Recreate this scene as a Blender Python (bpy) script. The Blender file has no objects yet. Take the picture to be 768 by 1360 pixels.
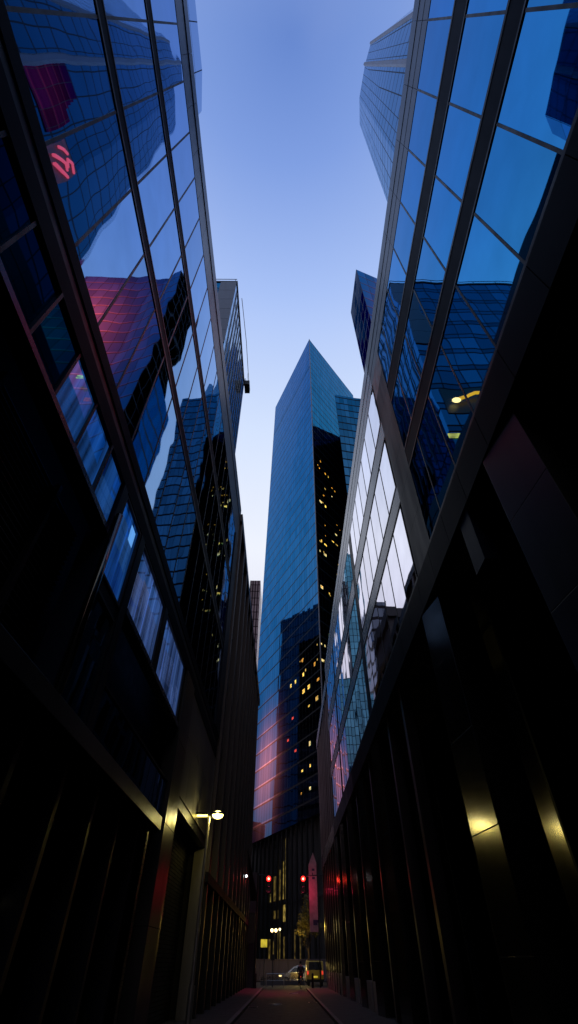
import bpy, bmesh, math, random
from mathutils import Vector
random.seed(7)
R = math.radians
sc = bpy.context.scene
C = sc.collection

# ------------------------------------------------------------------ camera
cam_d = bpy.data.cameras.new("camera"); cam = bpy.data.objects.new("camera", cam_d); C.objects.link(cam)
cam_d.sensor_fit = 'VERTICAL'; cam_d.sensor_height = 36.0; cam_d.sensor_width = 36.0
cam_d.lens = 617.77 / 1360 * 36.0
cam_d.clip_start = 0.05; cam_d.clip_end = 6000
cam.location = (0, 0, 1.6); cam.rotation_euler = (R(90 + 44.212), 0, R(-0.399))
sc.camera = cam
sc.view_settings.view_transform = 'Standard'
try: sc.view_settings.look = 'None'
except Exception: pass
sc.view_settings.exposure = 0
sc.render.engine = 'CYCLES'
cy = sc.cycles
cy.max_bounces = 10; cy.glossy_bounces = 8; cy.diffuse_bounces = 3; cy.transmission_bounces = 4
cy.sample_clamp_indirect = 3.0; cy.caustics_reflective = False; cy.caustics_refractive = False
cy.use_denoising = True

# ------------------------------------------------------------------ world
w = bpy.data.worlds.new("World"); sc.world = w; w.use_nodes = True
nt = w.node_tree; N = nt.nodes; L = nt.links; N.clear()
out = N.new('ShaderNodeOutputWorld'); bg = N.new('ShaderNodeBackground')
tc = N.new('ShaderNodeTexCoord'); sep = N.new('ShaderNodeSeparateXYZ')
L.new(tc.outputs['Generated'], sep.inputs[0])
asin = N.new('ShaderNodeMath'); asin.operation = 'ARCSINE'; L.new(sep.outputs['Z'], asin.inputs[0])
el = N.new('ShaderNodeMath'); el.operation = 'DIVIDE'; el.inputs[1].default_value = math.pi / 2; L.new(asin.outputs[0], el.inputs[0])
ramp = N.new('ShaderNodeValToRGB'); cr = ramp.color_ramp; cr.interpolation = 'LINEAR'
stops = [(0.0, (.42, .28, .32)), (.16, (.62, .43, .50)), (.27, (.72, .69, .82)), (.44, (.86, .895, .985)),
         (.60, (.65, .755, .975)), (.77, (.39, .535, .925)), (.90, (.225, .365, .81)), (1.0, (.145, .27, .70))]
while len(cr.elements) < len(stops): cr.elements.new(.5)
for e, (p, c) in zip(cr.elements, stops): e.position = p; e.color = (*c, 1)
L.new(el.outputs[0], ramp.inputs[0])
sky = N.new('ShaderNodeTexSky'); sky.sky_type = 'NISHITA'; sky.sun_disc = False
sky.sun_elevation = R(1.0); sky.sun_rotation = R(-35); sky.altitude = 50
mx = N.new('ShaderNodeMixRGB'); mx.blend_type = 'ADD'; mx.inputs[0].default_value = 1.0
sk = N.new('ShaderNodeMixRGB'); sk.blend_type = 'MULTIPLY'; sk.inputs[0].default_value = 1; sk.inputs[2].default_value = (.05, .05, .05, 1)
L.new(sky.outputs[0], sk.inputs[1])
# southern half of the sky is further into dusk
sth = N.new('ShaderNodeMapRange'); sth.inputs[1].default_value = -1; sth.inputs[2].default_value = .4
sth.inputs[3].default_value = .55; sth.inputs[4].default_value = 1.0; L.new(sep.outputs['Y'], sth.inputs[0])
dk = N.new('ShaderNodeMixRGB'); dk.blend_type = 'MULTIPLY'; dk.inputs[0].default_value = 1
L.new(ramp.outputs[0], dk.inputs[1]); L.new(sth.outputs[0], dk.inputs[2])
# faint high cloud
cn = N.new('ShaderNodeTexNoise'); cn.inputs['Scale'].default_value = 2.2; cn.inputs['Detail'].default_value = 6
L.new(tc.outputs['Generated'], cn.inputs['Vector'])
cm = N.new('ShaderNodeMapRange'); cm.inputs[1].default_value = .52; cm.inputs[2].default_value = .8; cm.inputs[3].default_value = 0; cm.inputs[4].default_value = .12
L.new(cn.outputs[0], cm.inputs[0])
cl = N.new('ShaderNodeMixRGB'); cl.inputs[2].default_value = (.62, .6, .8, 1); L.new(cm.outputs[0], cl.inputs[0]); L.new(dk.outputs[0], cl.inputs[1])
L.new(cl.outputs[0], mx.inputs[1]); L.new(sk.outputs[0], mx.inputs[2])
L.new(mx.outputs[0], bg.inputs[0]); bg.inputs[1].default_value = 1.0
L.new(bg.outputs[0], out.inputs[0])

sd = bpy.data.lights.new("sun", 'SUN'); sd.energy = .03; sd.angle = R(10); sd.color = (1, .8, .65)
so = bpy.data.objects.new("sun", sd); C.objects.link(so); so.rotation_euler = (R(84), 0, R(215))

# ------------------------------------------------------------------ materials
MATS = {}
def newmat(name):
    m = bpy.data.materials.new(name); m.use_nodes = True
    return m, m.node_tree.nodes, m.node_tree.links, m.node_tree.nodes['Principled BSDF']
def setb(b, col=None, rough=None, metal=None, spec=None, em=None, es=None):
    if col is not None: b.inputs['Base Color'].default_value = (*col, 1)
    if rough is not None: b.inputs['Roughness'].default_value = rough
    if metal is not None: b.inputs['Metallic'].default_value = metal
    if spec is not None: b.inputs['Specular IOR Level'].default_value = spec
    if em is not None: b.inputs['Emission Color'].default_value = (*em, 1); b.inputs['Emission Strength'].default_value = es
def mat(name, col, rough=.5, metal=0., spec=.5, var=.25, scale=3., em=None, es=0., bump=0., streak=False, rvar=.15):
    """ plain surface with uneven tone, uneven gloss and (optionally) vertical weather streaks """
    m, n, l, b = newmat(name); setb(b, col, rough, metal, spec, em, es)
    g = n.new('ShaderNodeNewGeometry'); mp = n.new('ShaderNodeMapping'); l.new(g.outputs['Position'], mp.inputs[0])
    mp.inputs['Scale'].default_value = (1, 1, .12 if streak else 1)
    t = n.new('ShaderNodeTexNoise'); t.inputs['Scale'].default_value = scale; t.inputs['Detail'].default_value = 5
    l.new(mp.outputs[0], t.inputs['Vector'])
    oi = n.new('ShaderNodeObjectInfo')
    a = n.new('ShaderNodeMath'); a.operation = 'ADD'; l.new(t.outputs[0], a.inputs[0])
    o2 = n.new('ShaderNodeMath'); o2.operation = 'MULTIPLY_ADD'; o2.inputs[1].default_value = .35; o2.inputs[2].default_value = -.17
    l.new(oi.outputs['Random'], o2.inputs[0]); l.new(o2.outputs[0], a.inputs[1])
    mr = n.new('ShaderNodeMapRange'); mr.inputs[1].default_value = .25; mr.inputs[2].default_value = .75
    mr.inputs[3].default_value = 1 - var; mr.inputs[4].default_value = 1 + var; l.new(a.outputs[0], mr.inputs[0])
    mu = n.new('ShaderNodeMixRGB'); mu.blend_type = 'MULTIPLY'; mu.inputs[0].default_value = 1; mu.inputs[1].default_value = (*col, 1)
    l.new(mr.outputs[0], mu.inputs[2]); l.new(mu.outputs[0], b.inputs['Base Color'])
    rr = n.new('ShaderNodeMapRange'); rr.inputs[1].default_value = .3; rr.inputs[2].default_value = .7
    rr.inputs[3].default_value = max(0, rough - rvar * rough); rr.inputs[4].default_value = min(1, rough + rvar * rough)
    l.new(t.outputs[0], rr.inputs[0]); l.new(rr.outputs[0], b.inputs['Roughness'])
    if bump:
        bp = n.new('ShaderNodeBump'); bp.inputs['Strength'].default_value = bump; bp.inputs['Distance'].default_value = .02
        t2 = n.new('ShaderNodeTexNoise'); t2.inputs['Scale'].default_value = scale * 8; l.new(g.outputs['Position'], t2.inputs['Vector'])
        l.new(t2.outputs[0], bp.inputs['Height']); l.new(bp.outputs[0], b.inputs['Normal'])
    return m
def wobble(n, l, b, amp, scale, extra=None):
    """ normal = normalize(N + amp*noise + extra) """
    g = n.new('ShaderNodeNewGeometry'); t = n.new('ShaderNodeTexNoise'); t.inputs['Scale'].default_value = scale; t.inputs['Detail'].default_value = 1.5
    l.new(g.outputs['Position'], t.inputs['Vector'])
    s = n.new('ShaderNodeVectorMath'); s.operation = 'SUBTRACT'; s.inputs[1].default_value = (.5, .5, .5); l.new(t.outputs['Color'], s.inputs[0])
    k = n.new('ShaderNodeVectorMath'); k.operation = 'SCALE'; k.inputs['Scale'].default_value = amp; l.new(s.outputs[0], k.inputs[0])
    a = n.new('ShaderNodeVectorMath'); a.operation = 'ADD'; l.new(g.outputs['Normal'], a.inputs[0]); l.new(k.outputs[0], a.inputs[1])
    last = a
    if extra is not None:
        a2 = n.new('ShaderNodeVectorMath'); a2.operation = 'ADD'; l.new(a.outputs[0], a2.inputs[0]); l.new(extra, a2.inputs[1]); last = a2
    nn = n.new('ShaderNodeVectorMath'); nn.operation = 'NORMALIZE'; l.new(last.outputs[0], nn.inputs[0])
    l.new(nn.outputs[0], b.inputs['Normal'])
def pane_glass(name, f0, amp=.012, tilt=.010, scale=.55, edge=(.93, .93, .97), lean=0., glow=None):
    """ coated facade glass; each pane (object) leans a little differently """
    m, n, l, b = newmat(name); setb(b, f0, .015, 1.0); b.inputs['Specular Tint'].default_value = (*edge, 1)
    oi = n.new('ShaderNodeObjectInfo'); wn = n.new('ShaderNodeTexWhiteNoise'); wn.noise_dimensions = '1D'; l.new(oi.outputs['Random'], wn.inputs['W'])
    s = n.new('ShaderNodeVectorMath'); s.operation = 'SUBTRACT'; s.inputs[1].default_value = (.5, .5, .5); l.new(wn.outputs['Color'], s.inputs[0])
    k = n.new('ShaderNodeVectorMath'); k.operation = 'SCALE'; k.inputs['Scale'].default_value = tilt; l.new(s.outputs[0], k.inputs[0])
    if lean:
        ka = n.new('ShaderNodeVectorMath'); ka.operation = 'ADD'; ka.inputs[1].default_value = (0, 0, lean); l.new(k.outputs[0], ka.inputs[0]); k = ka
    wobble(n, l, b, amp, scale, k.outputs[0])
    # per-pane tone
    mr = n.new('ShaderNodeMapRange'); mr.inputs[3].default_value = .82; mr.inputs[4].default_value = 1.12; l.new(oi.outputs['Random'], mr.inputs[0])
    g = n.new('ShaderNodeNewGeometry'); dn = n.new('ShaderNodeTexNoise'); dn.inputs['Scale'].default_value = 1.1; dn.inputs['Detail'].default_value = 8; l.new(g.outputs['Position'], dn.inputs['Vector'])
    dr = n.new('ShaderNodeMapRange'); dr.inputs[1].default_value = .3; dr.inputs[2].default_value = .7; dr.inputs[3].default_value = .9; dr.inputs[4].default_value = 1.06; l.new(dn.outputs[0], dr.inputs[0])
    m2 = n.new('ShaderNodeMath'); m2.operation = 'MULTIPLY'; l.new(mr.outputs[0], m2.inputs[0]); l.new(dr.outputs[0], m2.inputs[1])
    mu = n.new('ShaderNodeMixRGB'); mu.blend_type = 'MULTIPLY'; mu.inputs[0].default_value = 1; mu.inputs[1].default_value = (*f0, 1)
    l.new(m2.outputs[0], mu.inputs[2]); l.new(mu.outputs[0], b.inputs['Base Color'])
    if glow:      # emission in place of mirrored sky light: patchy, different in every pane
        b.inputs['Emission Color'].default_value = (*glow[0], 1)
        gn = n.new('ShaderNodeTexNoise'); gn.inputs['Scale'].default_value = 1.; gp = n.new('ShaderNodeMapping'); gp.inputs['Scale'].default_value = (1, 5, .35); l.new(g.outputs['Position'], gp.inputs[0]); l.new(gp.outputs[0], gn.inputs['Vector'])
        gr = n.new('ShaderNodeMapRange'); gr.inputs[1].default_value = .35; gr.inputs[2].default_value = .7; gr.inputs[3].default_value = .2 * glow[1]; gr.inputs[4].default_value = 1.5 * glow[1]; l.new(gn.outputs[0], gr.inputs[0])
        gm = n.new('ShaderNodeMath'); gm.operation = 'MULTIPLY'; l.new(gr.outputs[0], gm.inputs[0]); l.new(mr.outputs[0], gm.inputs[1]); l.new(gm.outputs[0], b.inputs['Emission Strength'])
    return m
def tower_glass(name, f0, fh=4., pw=1.5, lw=.05, lh=.05, tilt=.02, amp=.01, line=(.012, .02, .035), spandrel=0., edge=(.85, .93, 1), red=None, tonevar=.25, band=None):
    """ curtain wall: UV in metres (u along the face, v height); mullion and floor lines, pane tilt, optional spandrel tone and red glow painted in as emission """
    m, n, l, b = newmat(name); setb(b, f0, .03, 1.0); b.inputs['Specular Tint'].default_value = (*edge, 1)
    uv = n.new('ShaderNodeUVMap'); sp = n.new('ShaderNodeSeparateXYZ'); l.new(uv.outputs[0], sp.inputs[0])
    def mth(op, a, bb=None, c=None):
        x = n.new('ShaderNodeMath'); x.operation = op
        for i, v in enumerate((a, bb, c)):
            if v is None: continue
            if isinstance(v, (int, float)): x.inputs[i].default_value = v
            else: l.new(v, x.inputs[i])
        return x.outputs[0]
    cu = mth('DIVIDE', sp.outputs['X'], pw); cv = mth('DIVIDE', sp.outputs['Y'], fh)
    fu = mth('FRACT', cu); fv = mth('FRACT', cv); iu = mth('FLOOR', cu); iv = mth('FLOOR', cv)
    lu = mth('LESS_THAN', fu, lw / pw); lv = mth('LESS_THAN', fv, lh / fh)
    if spandrel:
        isp = mth('LESS_THAN', fv, spandrel); iv2 = mth('ADD', mth('MULTIPLY', iv, 2.), isp)
        lv = mth('MAXIMUM', lv, mth('LESS_THAN', mth('ABSOLUTE', mth('SUBTRACT', fv, spandrel)), .5 * lh / fh))
    else: iv2 = iv; isp = None
    mask = mth('MAXIMUM', lu, lv)
    cmb = n.new('ShaderNodeCombineXYZ'); l.new(iu, cmb.inputs[0]); l.new(iv2, cmb.inputs[1])
    wn = n.new('ShaderNodeTexWhiteNoise'); wn.noise_dimensions = '3D'; l.new(cmb.outputs[0], wn.inputs['Vector'])
    s = n.new('ShaderNodeVectorMath'); s.operation = 'SUBTRACT'; s.inputs[1].default_value = (.5, .5, .5); l.new(wn.outputs['Color'], s.inputs[0])
    k = n.new('ShaderNodeVectorMath'); k.operation = 'SCALE'; k.inputs['Scale'].default_value = tilt; l.new(s.outputs[0], k.inputs[0])
    wobble(n, l, b, amp, .12, k.outputs[0])
    tone = mth('MULTIPLY_ADD', wn.outputs['Value'], 2 * tonevar, 1 - tonevar)
    if isp is not None: tone = mth('MULTIPLY', tone, mth('MULTIPLY_ADD', isp, -.3, 1.))
    if band:
        for (z0, z1, f) in band:
            inb = mth('MULTIPLY', mth('GREATER_THAN', sp.outputs['Y'], z0), mth('LESS_THAN', sp.outputs['Y'], z1))
            tone = mth('MULTIPLY', tone, mth('MULTIPLY_ADD', inb, f - 1, 1.))
    mu = n.new('ShaderNodeMixRGB'); mu.blend_type = 'MULTIPLY'; mu.inputs[0].default_value = 1; mu.inputs[1].default_value = (*f0, 1); l.new(tone, mu.inputs[2])
    ml = n.new('ShaderNodeMixRGB'); l.new(mask, ml.inputs[0]); l.new(mu.outputs[0], ml.inputs[1]); ml.inputs[2].default_value = (*line, 1)
    l.new(ml.outputs[0], b.inputs['Base Color'])
    l.new(mth('MULTIPLY_ADD', mask, -1., 1.), b.inputs['Metallic']); l.new(mth('MULTIPLY_ADD', mask, .4, .03), b.inputs['Roughness']); l.new(mth('MULTIPLY_ADD', mask, -.47, .5), b.inputs['Specular IOR Level'])
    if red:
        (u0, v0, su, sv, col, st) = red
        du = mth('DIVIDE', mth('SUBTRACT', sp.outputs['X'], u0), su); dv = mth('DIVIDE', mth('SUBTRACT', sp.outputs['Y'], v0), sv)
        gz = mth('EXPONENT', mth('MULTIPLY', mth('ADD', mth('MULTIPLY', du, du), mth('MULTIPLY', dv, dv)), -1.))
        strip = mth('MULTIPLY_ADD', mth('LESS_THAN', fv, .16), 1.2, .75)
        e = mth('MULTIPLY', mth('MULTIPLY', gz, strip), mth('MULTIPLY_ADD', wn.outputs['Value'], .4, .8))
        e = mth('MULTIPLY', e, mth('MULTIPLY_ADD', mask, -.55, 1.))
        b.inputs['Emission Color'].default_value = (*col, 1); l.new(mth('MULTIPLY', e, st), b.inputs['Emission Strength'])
    return m
def emit(name, col, st, var=0.):
    m, n, l, b = newmat(name); setb(b, (.02, .02, .02), .5, em=col, es=st)
    if var:
        g = n.new('ShaderNodeNewGeometry'); t = n.new('ShaderNodeTexNoise'); t.inputs['Scale'].default_value = 1.6; t.inputs['Detail'].default_value = 4
        l.new(g.outputs['Position'], t.inputs['Vector'])
        mr = n.new('ShaderNodeMapRange'); mr.inputs[1].default_value = .35; mr.inputs[2].default_value = .68; mr.inputs[3].default_value = st * (1 - var); mr.inputs[4].default_value = st * (1 + var)
        l.new(t.outputs[0], mr.inputs[0]); l.new(mr.outputs[0], b.inputs['Emission Strength'])
    return m

M = dict(
    frame=mat('dark anodised frame', (.010, .011, .015), .45, .0, .25),
    fascia=mat('charcoal metal cladding', (.008, .013, .028), .40, 0, .05, streak=True),
    fascia_pale=mat('grey satin metal cladding', (.030, .045, .088), .27, .85, .45, var=.12, streak=True, rvar=.05), grey_clad=mat('pale grey cladding', (.07, .08, .115), .4, .4, .5, streak=True),
    steel=mat('brushed steel column', (.11, .102, .088), .15, .95, .5, var=.35, scale=1.2, streak=True),
    fascia_blue=mat('slate blue cladding', (.024, .038, .075), .30, 0, .10, var=.15, streak=True, rvar=.05), band=mat('dark slate cladding', (.005, .008, .016), .5, 0, .02, var=.15, streak=True, rvar=.05),
    colm=mat('dull metal column', (.036, .034, .032), .33, .5, .4, streak=True),
    rust=mat('rust red panel', (.07, .016, .012), .4),
    panel=mat('grey wall panel', (.13, .125, .13), .38, .35, .5, streak=True),
    dark=mat('dark interior', (.008, .008, .010), .7, 0, .2),
    louvre=mat('black louvre', (.012, .012, .013), .4, .3),
    soffit=mat('dark soffit', (.014, .014, .016), .5),
    glass_w=pane_glass('violet tinted glass', (.20, .33, .57), .020, .012, .6, (.62, .77, .92)),
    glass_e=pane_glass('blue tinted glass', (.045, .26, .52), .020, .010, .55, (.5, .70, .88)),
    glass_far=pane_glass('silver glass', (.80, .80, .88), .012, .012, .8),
    glass_low=pane_glass('dim glass', (.12, .38, .74), .014, .014, .6, (.6, .75, .95), -.05),
    glass_blue=pane_glass('blue sky glow glass', (.12, .38, .74), .014, .014, .6, (.6, .75, .95), 0., ((.035, .24, 1.), .15)),
    glass_pale=pane_glass('pale sky glow glass', (.5, .55, .74), .014, .014, .6, (.7, .75, .95), 0., ((.16, .34, 1.), .15)),
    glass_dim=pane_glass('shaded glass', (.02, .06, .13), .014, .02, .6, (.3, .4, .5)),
    glass_door=pane_glass('smoked door glass', (.022, .022, .022), .01, .006, .8, (.4, .4, .4)),
    asphalt=mat('dark asphalt', (.028, .023, .026), .7, 0, .25, .4, 2.5, bump=.5),
    paving=mat('stone paving', (.035, .03, .035), .7, 0, .25, .35, 2., bump=.3),
    kerb=mat('granite kerb', (.05, .044, .048), .5),
    ground=mat('city ground', (.04, .04, .045), .8),
    concrete=mat('pale concrete', (.11, .09, .115), .6, 0, .4, streak=True),
    stone_dark=mat('dark stone', (.045, .045, .055), .6, streak=True),
    pole=mat('painted pole', (.02, .022, .022), .35, .2),
    lamp_pole=mat('galvanised pole', (.30, .29, .26), .32, .7),
    plinth=mat('pale plinth stone', (.30, .26, .33), .5),
    fin=mat('bronze fin', (.045, .036, .036), .32, .6, streak=True), fin_wide=mat('wide bronze fin', (.06, .047, .046), .42, .3, streak=True),
    fin_rose=mat('rose metal fin', (.20, .15, .17), .35, .7, streak=True),
    cables=mat('cable', (.03, .03, .035), .5),
    silver_paint=mat('silver car paint', (.35, .37, .40), .25, .6),
    yellow_paint=mat('yellow taxi paint', (.34, .24, .035), .3, 0),
    rubber=mat('tyre rubber', (.015, .015, .016), .7),
    car_glass=mat('car window', (.01, .012, .015), .08),
    bark=mat('bark', (.05, .035, .025), .8),
    leaf=mat('leaf', (.055, .05, .014), .5, 0, .3, .6, 4.),
    hedge=mat('clipped hedge', (.045, .028, .012), .6, 0, .3, .6, 6.),
    cloth=mat('dark coat', (.012, .012, .015), .8), trouser=mat('dark trousers', (.010, .010, .014), .8),
    skin=mat('skin', (.35, .2, .14), .5), hair=mat('black hair', (.012, .010, .009), .5),
    banner=mat('pale banner cloth', (.50, .42, .48), .6), bmark=mat('banner print', (.06, .07, .16), .6),
    bike=mat('bicycle paint', (.12, .012, .01), .3), brick=mat('brown stone', (.10, .07, .075), .6),
    lit=emit('lit room', (1, .58, .09), 1.3, .75), lit_pale=emit('pale lit room', (1, .74, .28), .9, .8), lit_deep=emit('deep amber room', (1, .42, .04), .8, .8), lit_far=emit('lit room far', (1, .2, .02), 9., .5), lit_dim=emit('dim lit room', (1, .58, .12), .55, .6), lit_red=emit('red lit room', (1, .06, .03), .75, .5),
    curtain=emit('warm lit curtain', (.95, .66, .14), .24, .8), lobby=emit('lobby glow', (.9, .6, .13), .085, .9), lobby_lamp=emit('lobby lamp', (1, .74, .32), 5.),
    lamp=emit('street lamp lens', (1, .84, .22), 10.), lampbar=emit('street lamp diffuser', (1, .78, .13), 7.),
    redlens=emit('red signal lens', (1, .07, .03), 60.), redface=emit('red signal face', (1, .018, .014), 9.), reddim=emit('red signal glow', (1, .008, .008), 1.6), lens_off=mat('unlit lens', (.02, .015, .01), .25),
    ysign=emit('yellow sign face', (1, .78, .06), .55, .4), white=emit('white lamp', (.85, .95, 1), 7.),
    neon=emit('red neon', (1, .07, .09), 2.6), shop=emit('shop window glow', (.95, .85, .6), .7, .6),
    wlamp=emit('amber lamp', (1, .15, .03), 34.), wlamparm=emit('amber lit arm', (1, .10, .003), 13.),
    head=emit('warm headlamp', (1, .75, .3), 2.2),
)

# ------------------------------------------------------------------ mesh helpers
class MB:
    def __init__(s): s.v = []; s.f = []; s.uv = []
    def poly(s, pts, uvs=None):
        b = len(s.v); s.v += [tuple(p) for p in pts]; s.f.append(tuple(range(b, b + len(pts)))); s.uv.append(uvs or [(0, 0)] * len(pts)); return s
    def box(s, x0, x1, y0, y1, z0, z1):
        x0, x1 = min(x0, x1), max(x0, x1); y0, y1 = min(y0, y1), max(y0, y1); z0, z1 = min(z0, z1), max(z0, z1)
        P = [(x, y, z) for z in (z0, z1) for y in (y0, y1) for x in (x0, x1)]
        for q in ((0, 2, 3, 1), (4, 5, 7, 6), (0, 1, 5, 4), (2, 6, 7, 3), (0, 4, 6, 2), (1, 3, 7, 5)):
            s.poly([P[i] for i in q])
        return s
    def bar(s, a, b, r, n=8, r2=None, caps=True):
        a, b = Vector(a), Vector(b); d = (b - a).normalized(); r2 = r if r2 is None else r2
        u = d.orthogonal().normalized(); v = d.cross(u)
        A = [a + (u * math.cos(t) + v * math.sin(t)) * r for t in [2 * math.pi * i / n for i in range(n)]]
        B = [b + (u * math.cos(t) + v * math.sin(t)) * r2 for t in [2 * math.pi * i / n for i in range(n)]]
        for i in range(n):
            j = (i + 1) % n; s.poly([A[i], A[j], B[j], B[i]])
        if caps: s.poly(A[::-1]); s.poly(B)
        return s
    def tube(s, pts, r, n=8):
        for a, b in zip(pts, pts[1:]): s.bar(a, b, r, n)
        return s
    def ring(s, c, axis, R_, r, n=24, m=6):
        c = Vector(c); ax = Vector(axis).normalized(); u = ax.orthogonal().normalized(); v = ax.cross(u)
        P = []
        for i in range(n):
            t = 2 * math.pi * i / n; d = u * math.cos(t) + v * math.sin(t)
            P.append([c + d * (R_ + r * math.cos(k)) + ax * r * math.sin(k) for k in [2 * math.pi * j / m for j in range(m)]])
        for i in range(n):
            for j in range(m):
                s.poly([P[i][j], P[(i + 1) % n][j], P[(i + 1) % n][(j + 1) % m], P[i][(j + 1) % m]])
        return s
    def ball(s, c, r, n=10, m=6):
        c = Vector(c); rr = Vector(r) if hasattr(r, '__len__') else Vector((r, r, r))
        def p(i, j):
            t = 2 * math.pi * i / n; f = math.pi * j / m
            return c + Vector((rr.x * math.sin(f) * math.cos(t), rr.y * math.sin(f) * math.sin(t), rr.z * math.cos(f)))
        for i in range(n):
            for j in range(m):
                q = [p(i, j), p(i, j + 1), p(i + 1, j + 1), p(i + 1, j)]
                if j == 0: q = q[:3]
                elif j == m - 1: q = [q[0], q[1], q[3]]
                s.poly(q)
        return s
    def build(s, name, m, parent=None, smooth=False, bevel=0.):
        me = bpy.data.meshes.new(name); me.from_pydata(s.v, [], s.f)
        ul = me.uv_layers.new(name='UVMap'); k = 0
        for f in s.uv:
            for q in f: ul.data[k].uv = q; k += 1
        me.materials.append(m)
        if smooth: me.polygons.foreach_set('use_smooth', [True] * len(me.polygons))
        o = bpy.data.objects.new(name, me); C.objects.link(o)
        if parent is not None: o.parent = parent
        if smooth or bevel:
            bm = bmesh.new(); bm.from_mesh(me); bmesh.ops.remove_doubles(bm, verts=bm.verts, dist=1e-5); bm.to_mesh(me); bm.free()
        if bevel:
            md = o.modifiers.new('bevel', 'BEVEL'); md.width = bevel; md.segments = 2
        return o
def box(name, m, parent, *a, bevel=0.): return MB().box(*a).build(name, m, parent, bevel=bevel)
def tag(o, label, cat, group=None):
    o['label'] = label; o['category'] = cat
    if group: o['group'] = group
    return o
def thing(name, label, cat, loc=(0, 0, 0), group=None):
    o = bpy.data.objects.new(name, None); C.objects.link(o); o.location = loc; o.empty_display_size = .2
    return tag(o, label, cat, group)
def structure(o): o['kind'] = 'structure'; return o
def sub(parent, name, m, mb, label=None, **k):
    o = mb.build(name, m, parent, **k)
    if label: o['label'] = label
    return o
def at0(parent):            # children are written in world coordinates, thing empties sit at their base
    for o in parent.children: o.matrix_parent_inverse = parent.matrix_basis.inverted()

def prism(poly0, z0, poly1, z1, faces=None, cap=True):
    """ walls between two plan polygons (counter-clockwise), UV in metres """
    mb = MB(); n = len(poly0); u = 0
    for i in range(n):
        j = (i + 1) % n
        ln = math.dist(poly0[i], poly0[j])
        if faces is None or i in faces:
            mb.poly([(*poly0[i], z0), (*poly0[j], z0), (*poly1[j], z1), (*poly1[i], z1)], [(u, z0), (u + ln, z0), (u + ln, z1), (u, z1)])
        u += ln
    if cap and faces is None: mb.poly([(*p, z1) for p in poly1]); mb.poly([(*p, z0) for p in poly0][::-1])
    return mb
def rect(x0, x1, y0, y1): return [(x0, y0), (x1, y0), (x1, y1), (x0, y1)]

# ------------------------------------------------------------------ setting
structure(MB().poly([(-900, -900, -.16), (900, -900, -.16), (900, 900, -.16), (-900, 900, -.16)]).build('ground', M['ground']))
structure(MB().box(-1.92, 1.95, -40, 60.5, -.5, -.02).build('road', M['asphalt']))
structure(MB().box(-60, 60, 60.5, 86, -.5, -.024).build('cross_street', M['asphalt']))
for nm, x0, x1, kx in (('pavement', -6.6, -2.1, -1.92), ('pavement', 1.95 + .15, 6.6, 1.95)):
    structure(MB().box(x0, x1, -40, 60.2, -.5, .09).build(nm, M['paving']))
    structure(MB().box(x0 if x0 < 0 else 1.95, -1.92 if x0 < 0 else x0 - .002, -40, 60.2, -.5, .095).build('kerb', M['kerb'])) if x0 > 0 else \
        structure(MB().box(x1 + .002, -1.92, -40, 60.2, -.5, .095).build('kerb', M['kerb']))
structure(MB().box(-60, 60, 86, 94, -.5, .1).build('pavement', M['paving']))
# ------------------------------------------------------------------ glass office building on the west side
XL = -3.6
LB = thing('office_building', 'nearest dark glass office block on the left, violet sky and red tower mirrored in it', 'building', (-5.5, 8, 0))
YA, YB = -9.0, 26.2
box('wall', M['dark'], LB, -7.6, -4.55, -40, YB, 0, 25.3)
box('wall', M['dark'], LB, -4.55, XL - .06, YA, 24.9, 9.4, 25.2)
box('wall', M['fascia'], LB, -4.55, XL, -40, YA, 0, 25.7)
# parapet panels with a stepped profile; the coping climbs slightly towards the street
def rise(y): return max(0., (y - 3.) * .066)
for k in range(26):
    y0 = YA + 1.36 * k + .006; y1 = min(y0 + 1.348, YB)
    mb = MB()
    for (f0, f1, dx) in ((0, .28, .012), (.285, .66, .0), (.665, 1., .03)):
        P = []
        for y in (y0, y1):
            h = 2.4 + rise(y); za = 23.32 + h * f0; zb = 23.32 + h * f1
            P.append([(XL - .3, y, za), (XL + dx, y, za), (XL + dx, y, zb), (XL - .3, y, zb)])
        A, B = P
        for i in range(4): j = (i + 1) % 4; mb.poly([A[i], A[j], B[j], B[i]][::-1])
        mb.poly(A); mb.poly(B[::-1])
    sub(LB, 'parapet_panel', M['fascia_blue'], mb)
for (z0, z1) in ((18.80, 19.46), (14.36, 14.92)):
    box('transom', M['band'], LB, XL - .2, XL + .012, YA, 24.9, z0 + .10, z1 - .06)
    sub(LB, 'transom_cap', M['frame'], MB().box(XL - .2, XL + .022, YA, 24.9, z0, z0 + .099).box(XL - .2, XL + .022, YA, 24.9, z1 - .059, z1))
for (z0, z1, dx) in ((9.92, 10.26, .025), (9.62, 9.918, .0), (9.20, 9.618, .04)):
    box('floor_band', M['band'] if dx > .02 else M['frame'], LB, XL - .3, XL + dx, YA, 25.8, z0, z1)
rowsL = [(10.26, 14.36), (14.92, 18.80), (19.46, 23.32)]
ysL = [-.2 + 1.36 * k for k in range(-6, 19)]
for (z0, z1) in rowsL:
    for i in range(len(ysL) - 1):
        sub(LB, 'window', M['glass_w'], MB().box(XL - .03, XL, ysL[i] + .004, ysL[i + 1] - .004, z0, z1))
    for y in ysL: sub(LB, 'mullion', M['frame'], MB().box(XL - .05, XL + .010, y - .027, y + .027, z0, z1))
# end strip between glass and finned block
box('end_pier', M['fascia'], LB, XL - .25, XL + .06, 24.35, YB, 10.3, 23.3)
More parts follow.
